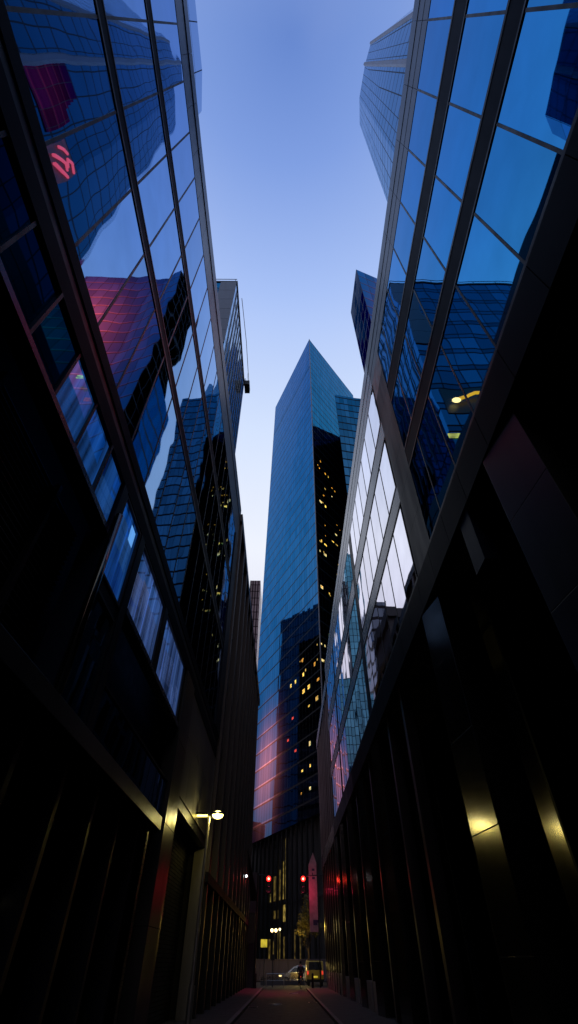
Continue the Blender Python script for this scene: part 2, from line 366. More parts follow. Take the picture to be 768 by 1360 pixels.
# lower window strip over the louvre bay
for i in range(11):
    y0 = -4.1 + i * 1.0
    sub(LB, 'window', M['glass_blue'] if y0 > 3.2 else M['glass_dim'], MB().box(XL - .05, XL - .02, y0 + .03, y0 + .97, 7.86, 9.14))  # blue glow stands in for mirrored sky; nearer panes tinted darker
    sub(LB, 'mullion', M['frame'], MB().box(XL - .08, XL + (.05 if i % 3 == 1 else .02), y0 - .03, y0 + .03, 7.86, 9.198))
box('sill', M['fascia_pale'], LB, XL - .25, XL + .06, -9, 6.95, 7.72, 7.84)
# louvre bay: recessed slats
box('recess_back', M['dark'], LB, -4.54, -4.40, -9, 6.95, 4.55, 7.72)
mb = MB()
for i in range(26): z = 4.7 + i * .116; mb.box(-4.38, -4.10, -9, 6.9, z, z + .018)
sub(LB, 'louvre', M['louvre'], mb)
for y in (-2.2, .6, 3.4, 5.6): box('louvre_post', M['frame'], LB, -4.1, -4.0, y, y + .09, 4.56, 7.7)
# pier with drain pipe, then stacked windows
box('pier', M['fascia'], LB, XL - .4, XL + .04, 6.96, 7.22, 4.56, 9.198)
sub(LB, 'drain_pipe', M['steel'], MB().bar((XL + .12, 7.02, 4.56), (XL + .12, 7.02, 8.3), .075, 12), smooth=True)
def lower_window(y0, y1, z0, z1, n, m):
    fr = MB(); fr.box(XL - .12, XL + .03, y0, y0 + .07, z0, z1).box(XL - .12, XL + .03, y1 - .07, y1, z0, z1)
    fr.box(XL - .12, XL + .028, y0 + .07, y1 - .07, z0, z0 + .06).box(XL - .12, XL + .028, y0 + .07, y1 - .07, z1 - .06, z1)
    f = sub(LB, 'window', M['frame'], fr)
    st = (y1 - y0 - .14) / n
    for k in range(n):
        a = y0 + .07 + st * k
        o = sub(f, 'pane', m, MB().box(XL - .06, XL - .03, a + .008, a + st - .008, z0 + .06, z1 - .06))
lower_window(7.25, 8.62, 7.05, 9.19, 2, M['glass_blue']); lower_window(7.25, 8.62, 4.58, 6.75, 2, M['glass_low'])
box('spandrel_panel', M['fascia'], LB, XL - .2, XL + .0, 7.25, 8.62, 6.752, 7.048)
box('pier', M['fascia'], LB, XL - .4, XL + .05, 8.625, 8.95, 4.56, 9.198)
lower_window(8.96, 11.85, 7.30, 9.19, 4, M['glass_pale']); lower_window(12.2, 15.75, 7.30, 9.19, 5, M['glass_pale'])  # pale panes glow in place of a bright sky reflection
box('pier', M['frame'], LB, XL - .3, XL + .05, 11.855, 12.195, 7.3, 9.198)
box('sill', M['fascia_pale'], LB, XL - .2, XL + .07, 8.96, 15.9, 7.16, 7.295)
box('recess_back', M['dark'], LB, -4.54, -4.35, 8.96, 15.9, 5.62, 7.158)
for k in range(5):
    sub(LB, 'window', M['glass_low'], MB().box(XL - .05, XL - .02, 9.0 + k * 1.38, 10.3 + k * 1.38, 4.62, 5.55))
box('sill', M['fascia'], LB, XL - .9, XL + .02, 8.96, 15.9, 5.56, 5.615)
# canopy beam
box('canopy_beam', M['colm'], LB, XL - .9, XL + .16, -9, 15.35, 4.24, 4.555, bevel=.01)
# steel corner column
col = MB().box(XL - .3, XL + .10, 16.0, 17.62, 0.09, 9.198)
sub(LB, 'column', M['colm'], col, bevel=.015)
mb = MB()
for z in (2.3, 4.55, 6.9): mb.box(XL - .3, XL + .103, 15.995, 17.63, z, z + .02)
sub(LB, 'column_joint', M['dark'], mb)
# clad wall beyond the column with panel joints
for k in range(5):
    y0 = 17.7 + k * 1.62
    for (z0, z1) in ((5.72, 7.6), (7.63, 9.19)): box('wall_panel', M['panel'], LB, XL - .2, XL + .01, y0, y0 + 1.595, z0, z1)
box('garage_lintel', M['frame'], LB, XL - .3, XL - .03, 17.7, 26.0, 5.4, 5.70)
mb = MB()
for i in range(44): z = .1 + i * .12; mb.box(-4.42, -4.38, 17.7, 26.1, z, z + .1)
sub(LB, 'roller_shutter', M['louvre'], mb)
box('end_pier', M['panel'], LB, XL - .5, XL + .02, 25.83, YB, .09, 9.19)
# ground floor glazing
for k in range(14):
    y0 = -9.1 + k * 1.8
    sub(LB, 'post', M['frame'], MB().box(-4.3, XL - .18, y0 - .07, y0 + .07, .09, 4.235))
    if k < 13:
        sub(LB, 'glass_door', M['glass_door'], MB().box(-4.2, -4.17, y0 + .09, y0 + 1.71, .14, 3.3))
        box('door_head', M['frame'], LB, -4.25, -4.1, y0 + .075, y0 + 1.725, 3.32, 3.46)
        sub(LB, 'window', M['glass_door'], MB().box(-4.2, -4.17, y0 + .09, y0 + 1.71, 3.48, 4.2))
box('canopy_soffit', M['soffit'], LB, -4.54, XL - .92, -9, 15.9, 4.26, 4.5)
for (y, z, mm) in ((3.45, 2.15, 'lit_dim'), (8.6, 2.2, 'shop')):
    sub(LB, 'interior_lamp', M[mm], MB().box(-4.165, -4.155, y, y + .09, z, z + .09))
# rooftop glass pavilion
pv = prism([(-7.4, -9), (-4.05, -9), (-3.95, 1.2), (-4.15, 2.6), (-4.9, 3.3), (-7.4, 3.5)], 25.3, [(-7.4, -9), (-4.05, -9), (-3.95, 1.2), (-4.15, 2.6), (-4.9, 3.3), (-7.4, 3.5)], 30.8)
M['pav'] = tower_glass('pavilion glass', (.10, .22, .40), 2.6, 1.5, .04, .05, .015)
sub(LB, 'rooftop_pavilion', M['pav'], pv)

# ------------------------------------------------------------------ finned block beyond it
XF = -3.45
FB = thing('office_building', 'dark block with bronze vertical fins past the street lamp, on the left', 'building', (-5.5, 44, 0))
box('wall', M['dark'], FB, -7.4, XF - .45, 26.22, 62, 0, 26.4)
for k in range(11):
    y = 26.5 + k * 3.2
    box('fin', M['fin_wide'], FB, XF - .45, XF, y, y + .55, 4.6, 26.1)
    sub(FB, 'window', M['glass_door'], MB().box(XF - .44, XF - .41, y + .6, y + 3.15, 4.8, 26.0))
for k in range(6): box('floor_band', M['frame'], FB, XF - .44, XF - .30, 26.3, 62, 6.2 + k * 3.9, 6.75 + k * 3.9)
box('parapet', M['fin'], FB, XF - .5, XF + .02, 26.23, 62, 26.12, 26.85)
for k in range(14):
    y = 26.6 + k * 2.55
    box('column', M['frame'], FB, XF - .4, XF - .02, y, y + .35, .09, 4.2)
    sub(FB, 'glass_door', M['glass_door'], MB().box(XF - .40, XF - .37, y + .36, y + 2.54, .3, 4.18))
box('floor_band', M['dark'], FB, XF - .46, XF + .01, 26.23, 62, 4.22, 4.58)
sub(FB, 'canopy', M['stone_dark'], MB().poly([(XF, 52, 9.2), (XF, 61, 6.2), (XF + .75, 61, 6.2)]).poly([(XF, 52, 9.25), (XF + .75, 61, 6.25), (XF, 61, 6.25)]))
box('corner_wall', M['concrete'], FB, -4.6, -2.95, 62.02, 63.2, 0, 8.6)

# ------------------------------------------------------------------ glass office building on the east side
XR = 3.9
RB = thing('office_building', 'glass office block on the right over a dark colonnade, blue tower mirrored in it', 'building', (5.2, 20, 0))
Y1 = 44.0
box('wall', M['dark'], RB, XR + .06, 6.4, -9, Y1, 9.0, 22.6)
box('wall', M['dark'], RB, 6.1, 6.4, -9, Y1, 0, 9.0)
box('wall', M['fascia'], RB, XR, 6.4, -40, -9, 0, 22.9)
for k in range(37):
    y0 = -9 + 1.45 * k + .006; y1 = min(y0 + 1.438, Y1)
    if y1 - y0 < .2: continue
    mb = MB()
    for (z0, z1, dx) in ((20.62, 21.35, .012), (21.352, 22.1, .02), (22.102, 22.9, .035)): mb.box(XR - dx, XR + .3, y0, y1, z0, z1)
    sub(RB, 'parapet_panel', M['fascia_blue'] if y0 < 11 else M['fascia_pale'], mb)  # far panels get a shinier copy to give the grazing sheen
# band panels over the colonnade
y = -9.0
while y < Y1 - .1:
    y2 = min(y + 1.45, Y1)
    box('band_panel', M['band'] if y < 30 else M['fascia'], RB, XR - .03, XR + .3, y + .008, y2 - .008, 8.75, 9.74); y = y2
box('soffit', M['soffit'], RB, XR + .1, 6.1, -9, Y1, 8.76, 8.98)
piers = [(9.55, 11.15), (21.3, 22.15), (35.6, 36.3)]
def pier_free(a, b):
    segs = [(a, b)]
    for (p, q) in piers:
        segs2 = []
        for (s, e) in segs:
            if q <= s or p >= e: segs2.append((s, e))
            else:
                if p > s: segs2.append((s, p))
                if q < e: segs2.append((q, e))
        segs = segs2
    return segs
for (z0, z1) in ((16.62, 17.82), (12.9, 13.85)):
    for (a, b) in pier_free(-9, Y1):
        box('transom', M['fascia_pale'] if a > 8 else M['band'], RB, XR - .012, XR + .2, a, b, z0 + .07, z1 - .10)  # far stretch uses the shinier cladding for its grazing sheen
        sub(RB, 'transom_cap', M['frame'], MB().box(XR - .022, XR + .2, a, b, z0, z0 + .069).box(XR - .022, XR + .2, a, b, z1 - .099, z1))
for (a, b) in pier_free(-9, Y1): box('sill', M['frame'], RB, XR - .025, XR + .2, a, b, 9.742, 9.84)
for (p, q) in piers:
    for (z0, z1) in ((9.745, 11.3), (11.31, 12.9), (12.91, 14.4), (14.41, 16.2), (16.21, 17.8), (17.81, 19.2), (19.21, 20.61)):
        box('pier_panel', M['rust'] if (p < 10 and z0 > 19) else M['fascia'], RB, XR - .016, XR + .2, p + .01, q - .01, z0, z1)
rowsR = [(9.84, 12.9), (13.85, 16.62), (17.82, 20.62)]
ysR = [-.3 + 1.45 * k for k in range(-6, 31)]
for (z0, z1) in rowsR:
    for i in range(len(ysR) - 1):
        for (a, b) in pier_free(ysR[i], ysR[i + 1]):
            if b - a < .15: continue
            b = min(b, Y1)
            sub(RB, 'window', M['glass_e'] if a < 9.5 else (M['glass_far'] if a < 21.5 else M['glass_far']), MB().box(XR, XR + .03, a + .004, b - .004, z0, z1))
    for y in ysR:
        if any(p - .05 < y < q + .05 for p, q in piers) or y > Y1: continue
        sub(RB, 'mullion', M['frame'], MB().box(XR - .010, XR + .05, y - .027, y + .027, z0, z1))
# colonnade
sub(RB, 'inner_pier', M['steel'], prism([(6.13, 10.6), (6.4, 10.6), (6.4, 13.2), (5.81, 13.2)], .09, [(6.13, 10.6), (6.4, 10.6), (6.4, 13.2), (5.81, 13.2)], 8.7))
for (y0, y1) in ((-1.4, -.2), (4.65, 5.9), (10.35, 11.6), (21.4, 22.7), (27.0, 28.2), (32.6, 33.8), (38.2, 39.4), (43.0, 44.0)):
    cs = []
    zz = [.09, 1.7, 3.5, 5.3, 7.1, 8.748]
    for a, b in zip(zz, zz[1:]): cs.append((a + .006, b - .006))
    c0 = box('column', M['dark'], RB, XR + .14, XR + .93, y0 + .02, y1 - .02, .09, 8.745)
    for (a, b) in cs:
        P = [(XR + .11, y0), (XR + .95, y0), (XR + .95, y1), (XR - .02, y1)]
        sub(c0, 'cladding_panel', M['steel'] if y0 > 9 else M['colm'], prism(P, a, P, b), bevel=.006)
for (y0, y1) in ((16.2, 16.5), (19.0, 19.25), (24.6, 24.9), (30.2, 30.5), (35.8, 36.1), (41.0, 41.3)):
    box('post', M['fin'], RB, XR + .15, XR + .5, y0, y1, .09, 8.745)
box('hanging_bracket', M['fascia'], RB, XR + .02, XR + 1.0, 7.2, 7.75, 7.35, 8.745)
for k in range(18):
    y0 = -8.9 + k * 2.92
    sub(RB, 'glass_door', M['glass_door'], MB().box(6.02, 6.06, y0 + .06, y0 + 2.82, .1, 8.7))
    sub(RB, 'mullion', M['frame'], MB().box(5.8, 6.05, y0 - .06, y0 + .05, .09, 8.74))
for y0 in (28.3, 30.6, 33.9, 36.2, 39.5, 41.4): box('plinth', M['plinth'], RB, XR + .1, XR + .35, y0, y0 + 1.55, .09, 1.05)

# rose-finned block closing the east side
RF = thing('office_building', 'narrow block with rose metal fins next to the red lit banner', 'building', (5.2, 53, 0))
box('wall', M['dark'], RF, XR + .4, 6.4, 44.03, 61.5, 0, 21.3)
for k in range(9):
    y = 44.3 + k * 2.05
    box('fin', M['fin_rose'], RF, XR - .02, XR + .4, y, y + .3, 9.7, 20.6)
    sub(RF, 'window', M['glass_far'], MB().box(XR + .33, XR + .36, y + .33, min(y + 2.02, 61.4), 9.8, 20.5))
box('parapet', M['fascia_pale'], RF, XR - .06, XR + .5, 44.05, 61.5, 20.62, 21.6)
box('floor_band', M['fascia_pale'], RF, XR - .05, XR + .5, 44.05, 61.5, 8.6, 9.68)
for k in range(8):
    y = 44.4 + k * 2.3
    box('column', M['fin'], RF, XR, XR + .4, y, y + .4, .09, 8.58)
    sub(RF, 'glass_door', M['glass_door'], MB().box(XR + .34, XR + .37, y + .42, min(y + 2.28, 61.4), 1.2, 8.56))
    box('plinth', M['plinth'], RF, XR + .05, XR + .33, y + .42, min(y + 2.28, 61.4), .09, 1.15)

# ------------------------------------------------------------------ towers
def tower(label, m, poly0, z0, poly1, z1, name='office_tower', loc=None):
    cx = sum(p[0] for p in poly0) / len(poly0); cyy = sum(p[1] for p in poly0) / len(poly0)
    t = thing(name, label, 'building', (cx, cyy, 0))
    sub(t, 'curtain_wall', m, prism(poly0, z0, poly1, z1))
    return t
# central pointed tower
Ab, At = (6.9, 94.5), (9.6, 94.2); Bb, Bt = (-9.5, 130), (-5.8, 129.4); Cb, Ct = (29.5, 122.6), (32, 122.3); Db, Dt = (13.2, 158), (16.6, 157.5)
HT = 200.
def mixp(a, b, t): return (a[0] + (b[0] - a[0]) * t, a[1] + (b[1] - a[1]) * t)
CT = thing('office_tower', 'tall blue glass tower ending in a sharp point at the end of the alley', 'building', (10, 126, 0))
M['ct'] = tower_glass('blue curtain wall', (.050, .138, .285), 3.9, 1.5, .09, .34, .010, .006, line=(.006, .014, .024), tonevar=.12, band=[(176, 178, .35), (160.5, 161.5, .6), (148, 149, .6)], edge=(.36, .50, .74), red=(121.5, 35., 5.6, 9., (1., .26, .22), .50))  # red term paints a mirrored pink glow low on the west face
M['ctr'] = tower_glass('blue curtain wall east', (.035, .15, .26), 3.9, 1.5, .10, .42, .02, .012, line=(.008, .018, .03), tonevar=.12, band=[(160.5, 161.5, .6), (148, 149, .7)], edge=(.40, .58, .76))
z_l = 21.
q = lambda z: [mixp(Ab, At, z / HT), mixp(Cb, Ct, z / HT), mixp(Db, Dt, z / HT), mixp(Bb, Bt, z / HT)]
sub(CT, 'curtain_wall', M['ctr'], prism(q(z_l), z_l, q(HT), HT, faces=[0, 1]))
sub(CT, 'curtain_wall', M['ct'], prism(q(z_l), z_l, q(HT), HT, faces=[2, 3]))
sub(CT, 'roof', M['frame'], MB().poly([(*p, HT) for p in q(HT)]))
sub(CT, 'corner_trim', M['grey_clad'], MB().bar((*mixp(Ab, At, z_l / HT), z_l), (*At, HT), .16, 6))
def inset(pl, d):
    cx = sum(p[0] for p in pl) / 4; cyy = sum(p[1] for p in pl) / 4
    return [(p[0] + (cx - p[0]) * d, p[1] + (cyy - p[1]) * d) for p in pl]
sub(CT, 'lobby_wall', M['stone_dark'], prism(inset(q(0), .10), 0, inset(q(0), .10), z_l))
sub(CT, 'soffit', M['soffit'], MB().poly([(*p, z_l) for p in q(z_l)][::-1]))
def face_pt(face, s, z, off=.06):
    P, Q = (q(z)[0], q(z)[3]) if face == 'L' else (q(z)[0], q(z)[1])
    d = (Q[0] - P[0], Q[1] - P[1]); ln = math.hypot(*d); n = (-d[1] / ln, d[0] / ln)
    if face == 'R': n = (d[1] / ln, -d[0] / ln)
    return (P[0] + d[0] * s + n[0] * off, P[1] + d[1] * s + n[1] * off, z)
def face_quad(face, s0, s1, z0, z1, off=.06):
    return [face_pt(face, s0, z0, off), face_pt(face, s1, z0, off), face_pt(face, s1, z1, off), face_pt(face, s0, z1, off)]
RW = [(.106, 118.7), (.085, 114.9), (.175, 114.9), (.222, 115.3), (.314, 112.2), (.26, 107.), (.077, 101.), (.148, 101.), (.064, 85.3), (.118, 85.6), (.226, 86.2), (.279, 86.9), (.039, 81.3), (.105, 81.6), (.283, 93.3), (.043, 66.6), (.133, 67.4), (.009, 52.6), (.049, 53.), (.012, 48.5)]
LW = [(.229, 53.7), (.073, 49.3), (.219, 49.2), (.326, 49.9), (.391, 49.5), (.037, 44.4), (.151, 44.7), (.217, 43.8), (.058, 40.2), (.152, 39.5), (.149, 34.9), (.149, 30.7), (.239, 30.6), (.154, 26.1), (.251, 26.)]
rnd = random.Random(3)
for face, lst in (('R', RW), ('L', LW)):
    for i, (s, z) in enumerate(lst):
        zf = math.floor(z / 3.9) * 3.9 + 1.9; ws = rnd.choice((.012, .018, .03)); hh = rnd.choice((.5, .7, 1.1))
        s0 = max(.004, s - ws / 2)
        sub(CT, 'lit_window', M[rnd.choice(('lit', 'lit', 'lit_dim', 'lit_pale', 'lit_deep'))], MB().poly(face_quad(face, s0, s0 + ws, zf, zf + hh * .8)))
for (s, z) in ((.36, 41.), (.42, 37.), (.32, 33.8)): sub(CT, 'lit_window', M['lit_red'], MB().poly(face_quad('L', s - .012, s + .012, z, z + .5)))
for k in range(26):
    fc = rnd.choice('LRR'); s = rnd.uniform(.02, .36); zf = math.floor(rnd.uniform(30 if fc == 'L' else 55, 52 if fc == 'L' else 116) / 3.9) * 3.9 + rnd.choice((1.6, 2.2, 2.6))
    sub(CT, 'lit_window', M[rnd.choice(('lit_dim', 'lit_deep', 'lit_dim'))], MB().poly(face_quad(fc, s, s + rnd.choice((.008, .012, .02)), zf, zf + rnd.choice((.3, .45, .6)))))
# lobby: warm lit bays behind dark columns
def lob_pt(s, z, off):
    pl = inset(q(0), .10); P, Q = pl[0], pl[3]; d = (Q[0] - P[0], Q[1] - P[1]); ln = math.hypot(*d); n = (-d[1] / ln, d[0] / ln)
    return (P[0] + d[0] * s + n[0] * off, P[1] + d[1] * s + n[1] * off, z)
def lob(name, m, s0, s1, z0, z1, off=.05): return sub(CT, name, M[m], MB().poly([lob_pt(s0, z0, off), lob_pt(s1, z0, off), lob_pt(s1, z1, off), lob_pt(s0, z1, off)]))
for (s0, s1, z0, z1, m_) in ((.50, .512, 10.4, 16.2, 'curtain'), (.53, .56, 10.4, 15.0, 'lobby'), (.575, .583, 10.4, 17.5, 'lobby'), (.60, .66, 10.4, 14.2, 'lobby'), (.672, .684, 10.4, 14.6, 'curtain'), (.462, .48, 10.4, 19.8, 'curtain'),
                            (.475, .505, 7.2, 9.6, 'curtain'), (.51, .53, 8.0, 9.4, 'lobby'), (.57, .63, 7.8, 9.0, 'lobby'),
                            (.485, .50, 2.2, 5.2, 'lobby'), (.52, .545, 2.2, 5.8, 'curtain'), (.565, .59, 2.2, 5.8, 'lobby'), (.62, .63, 2.6, 4.8, 'lobby'), (.665, .69, 2.2, 5.0, 'lobby'), (.36, .372, 2.2, 6., 'lobby'), (.30, .31, 2.2, 5., 'lobby')):
    lob('lobby_bay', m_, s0, s1, z0, z1)
for k in range(14): s = .1 + k * .062; sub(CT, 'lobby_column', M['frame'], MB().bar(lob_pt(s, 0, .9), lob_pt(s, z_l - .1, .9), .22, 10))
for z in (6.4, 9.8): sub(CT, 'floor_edge', M['stone_dark'], MB().poly([lob_pt(0, z, .3), lob_pt(1, z, .3), lob_pt(1, z + .55, .3), lob_pt(0, z + .55, .3)]))

# lower wing against the tower's east side
AX = thing('office_tower', 'lower dark blue wing with flat top against the right side of the pointed tower', 'building', (24, 98, 0))
M['ax'] = tower_glass('navy curtain wall', (.03, .11, .22), 3.9, 1.5, .08, .6, .02, .01, line=(.006, .012, .02), edge=(.25, .42, .6))
sub(AX, 'curtain_wall', M['ax'], prism([(17.2, 91.2), (24.5, 92.6), (31.6, 93.4), (31.6, 118), (24, 118), (20.5, 104)], 0, [(17.2, 91.2), (24.5, 92.6), (31.6, 93.4), (31.6, 118), (24, 118), (20.5, 104)], 150))
for (x, z) in ((19, 120), (22, 96), (27, 88), (29, 70)): sub(AX, 'lit_window', M['lit'], MB().poly([(x, 91.35 + (x - 17) * .17, z), (x + 1.3, 91.35 + (x - 15.7) * .17, z), (x + 1.3, 91.35 + (x - 15.7) * .17, z + 1), (x, 91.35 + (x - 17) * .17, z + 1)]))
# slab tower just behind the west block
LT = thing('office_tower', 'grey panelled slab tower with roof rail rising behind the left glass block', 'building', (-18, 35, 0))
M['lt'] = tower_glass('slab curtain wall', (.04, .16, .27), 3.8, 1.9, .12, .26, .03, .02, line=(.004, .008, .012), edge=(.4, .6, .72), tonevar=.35, spandrel=.3)
M['lte'] = tower_glass('ribbed east wall', (.05, .19, .33), 3.8, 1.5, .22, .3, .02, .01, line=(.008, .009, .012), edge=(.6, .75, .9))
pl = rect(-28, -7.72, 26.3, 43.8)
sub(LT, 'curtain_wall', M['lt'], prism(pl, 0, pl, 75.6, faces=[0, 3]))
sub(LT, 'east_wall', M['lte'], prism(pl, 0, pl, 75.6, faces=[1, 2]))
sub(LT, 'roof', M['frame'], MB().box(-28, -7.6, 26.2, 43.85, 75.602, 76.0))
mb = MB()
for k in range(6): mb.box(-10.1, -7.74, 26.18, 26.29, 56 + k * 3.26, 59.2 + k * 3.26)
sub(LT, 'grey_panel', M['grey_clad'], mb)
mb = MB()
for k in range(11): mb.box(-7.715, -7.66, 27.5 + k * 1.5, 27.72 + k * 1.5, 40, 75)
sub(LT, 'fin', M['grey_clad'], mb)
box('lamp_backplate', M['louvre'], LT, -16, -8.4, 26.22, 26.29, 41.2, 45.5)  # dark plate added to block the lamp's image in the wall glass
rl = MB().tube([(-28, 26.4, 77.2), (-7.8, 26.4, 77.2)], .05, 5)
for k in range(7): rl.bar((-27.8 + k * 3.3, 26.4, 76), (-27.8 + k * 3.3, 26.4, 77.2), .04, 5)
sub(LT, 'roof_rail', M['frame'], rl)
for (x, z, m_) in ((-8.9, 37.0, 'lit_far'), (-10.6, 37.6, 'lit_far'), (-20, 50, 'lit_dim'), (-17, 36, 'lit_dim')): sub(LT, 'lit_window', M[m_], MB().box(x, x + 1.5, 26.2, 26.25, z, z + .7))
# window-cleaning gondola
GO = thing('cleaning_gondola', 'dark window cleaning cradle hung from the roof edge of the grey slab tower', 'gondola', (-7.0, 42.5, 72))
sub(GO, 'cradle', M['frame'], MB().box(-7.35, -6.5, 41.6, 43.4, 72.4, 73.6).box(-7.35, -7.25, 41.6, 43.4, 73.6, 74.3))
sub(GO, 'rail', M['cables'], MB().tube([(-7.2, 29, 76.6), (-6.9, 36, 76.5), (-6.9, 43.4, 76.4)], .05, 5))
sub(GO, 'cable', M['cables'], MB().bar((-6.95, 41.8, 74), (-6.95, 41.8, 76.5), .03, 4).bar((-6.95, 43.2, 74), (-6.95, 43.2, 76.5), .03, 4))
at0(GO)
# tower behind the east block, reflected red light put into its south face as emission
RT = thing('office_tower', 'blue tower corner with a dark triangular side peeking over the right glass block', 'building', (26, 40, 0))
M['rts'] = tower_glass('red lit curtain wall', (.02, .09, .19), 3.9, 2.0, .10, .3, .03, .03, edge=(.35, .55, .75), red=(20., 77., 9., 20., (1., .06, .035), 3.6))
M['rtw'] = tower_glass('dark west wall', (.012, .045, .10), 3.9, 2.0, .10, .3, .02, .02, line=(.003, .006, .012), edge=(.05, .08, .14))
pl = [(14.7, 35.3), (20, 37.3), (23, 37.5), (37, 36.6), (37, 46), (14.5, 44.5)]
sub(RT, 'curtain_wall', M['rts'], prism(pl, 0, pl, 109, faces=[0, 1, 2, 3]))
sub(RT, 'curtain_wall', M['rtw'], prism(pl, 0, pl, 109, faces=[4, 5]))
sub(RT, 'roof', M['frame'], MB().poly([(*p, 109) for p in pl]))
sub(RT, 'podium', M['ax'], prism(rect(13.9, 36, 38.6, 47.2), 0, rect(13.9, 36, 38.6, 47.2), 70))
for (x, z) in ((23, 64), (28.5, 61), (20, 58), (31, 66), (25, 55)): sub(RT, 'lit_window', M['lit'] if x != 20 else M['lit_red'], MB().box(x, x + 1.5, 36.4, 36.5, z, z + .8))
# tapering tower
ST = thing('office_tower', 'pale tapering tower with chamfered corner above the roof at upper right', 'building', (24, 5, 0))
apex = (23., 9.8, 300.)
top = [(14.06, 1.0), (33, -11.), (33, 15), (15.4, 13.9), (13.4, 11.8), (12.9, 8.05), (13.4, 3.6)]
def scl(pl, z): k = (apex[2] - z) / (apex[2] - 115.); return [(apex[0] + (p[0] - apex[0]) * k, apex[1] + (p[1] - apex[1]) * k) for p in pl]
M['st'] = tower_glass('pale curtain wall', (.001, .03, .055), 3.0, 1.5, .10, .26, .018, .014, line=(.006, .016, .03), edge=(.50, .76, .93))
sub(ST, 'curtain_wall', M['st'], prism(scl(top, 0), 0, top, 115))
p0, p1 = scl(top, 0)[6], top[6]
sub(ST, 'edge_strip', M['grey_clad'], MB().bar((*p0, 0), (*p1, 115), .3, 6))
p0, p1 = scl(top, 0)[0], top[0]
sub(ST, 'edge_strip', M['grey_clad'], MB().bar((*p0, 0), (*p1, 115), .22, 6))
p0, p1 = scl(top, 0)[4], top[4]
# neon sign strokes on its west face
def stpt(u, z, off=.12):
    a, b = scl(top, z)[5], scl(top, z)[6]; return (a[0] + (b[0] - a[0]) * u - off, a[1] + (b[1] - a[1]) * u, z)
NS = thing('neon_sign', 'red neon sign with curled strokes on the west face of the tapering tower', 'sign', (9, 6, 44))
mb = MB()
for st_ in ([(.02, 43.9), (.10, 44.5), (.16, 43.7), (.10, 43.1)], [(.08, 42.6), (.14, 42.9), (.20, 42.2), (.25, 41.6)], [(.20, 44.2), (.26, 43.6), (.30, 42.8)], [(.03, 42.2), (.10, 41.6), (.18, 41.2)]):
    mb.tube([stpt(u, z) for u, z in st_], .11, 6)
sub(NS, 'stroke', M['neon'], mb)
sub(NS, 'backing', emit('red lit backing', (.6, .03, .05), .16, .6), MB().poly([stpt(0., 40.6, .05), stpt(.34, 40.6, .05), stpt(.34, 44.9, .05), stpt(0., 44.9, .05)][::-1]))
mb = MB()
for k in range(10):
    za, zb = 41.5 + k * .95, 41.5 + (k + 1) * .95 - .03; ua = .44 + .02 * k * (k > 5); ub = 1.0
    mb.poly([stpt(ub, za, .05), stpt(ua, za, .05), stpt(ua, zb, .05), stpt(ub, zb, .05)], [(ub * 9, za), (ua * 9, za), (ua * 9, zb), (ub * 9, zb)])
sub(NS, 'red_wash_panel', tower_glass('red wash glow', (.03, .04, .09), 1.9, 1.4, .07, .1, .02, .02, edge=(.2, .25, .35), red=(7., 44.5, 4.5, 5., (1., .05, .11), .11)), mb)  # added glowing panel standing in for a reflected red wash
at0(NS)
# further buildings
def far(label, m, x0, x1, y0, y1, z, roof=True):
    t = thing('office_tower', label, 'building', ((x0 + x1) / 2, (y0 + y1) / 2, 0))
    sub(t, 'curtain_wall', m, prism(rect(x0, x1, y0, y1), 0, rect(x0, x1, y0, y1), z))
    return t
M['teal'] = tower_glass('teal curtain wall', (.09, .28, .42), 4.2, 2.6, .16, .3, .03, .02, edge=(.5, .7, .8))
M['nw'] = tower_glass('black curtain wall', (.022, .062, .105), 3.9, 1.6, .1, .3, .02, .01, line=(.002, .004, .006), edge=(.18, .28, .38))
M['brown'] = tower_glass('brown ribbed wall', (.12, .09, .11), 5.6, 1.8, .7, .6, .02, .01, line=(.02, .014, .018), edge=(.4, .35, .4))
M['greys'] = tower_glass('striped grey wall', (.10, .12, .17), 3.4, 2., .1, .9, .02, .01, line=(.03, .03, .04), edge=(.5, .55, .65))
far('teal glass tower mirrored in the far panes of the right block', M['teal'], -38, -28.5, 244, 270, 200)
l3 = [o for o in C.objects if o.type == 'EMPTY' and o.get('label', '').startswith('teal glass tower')][0]
sub(l3, 'wing', M['teal'], prism(rect(-28.4, -16.5, 246, 262), 0, rect(-28.4, -16.5, 246, 262), 114))
far('black glass block hidden to the northwest, mirrored as a notch in the pointed tower', M['nw'], -64, -36, 98, 146, 99)
far('brown ribbed tower showing between the left block and the pointed tower', M['brown'], -26, -18.6, 275, 300, 200)
et = far('very tall black tower mirrored in the east face of the pointed tower', M['nw'], 56, 92, 70, 121, 180)
for (x0, x1, y0, y1, z) in ((56.4, 62, 72, 82, 186), (57, 61, 86, 92, 183), (56.6, 66, 97, 109, 188), (58, 60, 112, 113.5, 193)):
    sub(et, 'roof_block', M['nw'], prism(rect(x0, x1, y0, y1), 180.01, rect(x0, x1, y0, y1), z))  # unseen boxes added to break up the tower's mirrored edge
far('grey striped block mirrored low in the far panes of the right block', M['greys'], -18.5, -13.4, 104, 118, 70)
sb = thing('stone_building', 'dark stone block with a cornice, mirrored low in the right block', 'building', (-16, 80, 0))
sub(sb, 'wall', M['stone_dark'], MB().box(-22, -11, 76, 90, 0, 48)); sub(sb, 'cornice', M['stone_dark'], MB().box(-22.5, -10.4, 75.4, 90.5, 48.002, 50))
sub(sb, 'wing', M['stone_dark'], MB().box(-10.98, -8.2, 76.5, 90, 0, 34))
for i, (x0, x1, y0, y1, z) in enumerate(((-110, -62, 165, 190, 33), (-60, -34, 172, 195, 38), (-32, -10, 190, 210, 30))):
    far(('long low dark block on the northwest skyline', 'middle dark block on the northwest skyline', 'short dark block on the northwest skyline')[i], M['nw'], x0, x1, y0, y1, z)
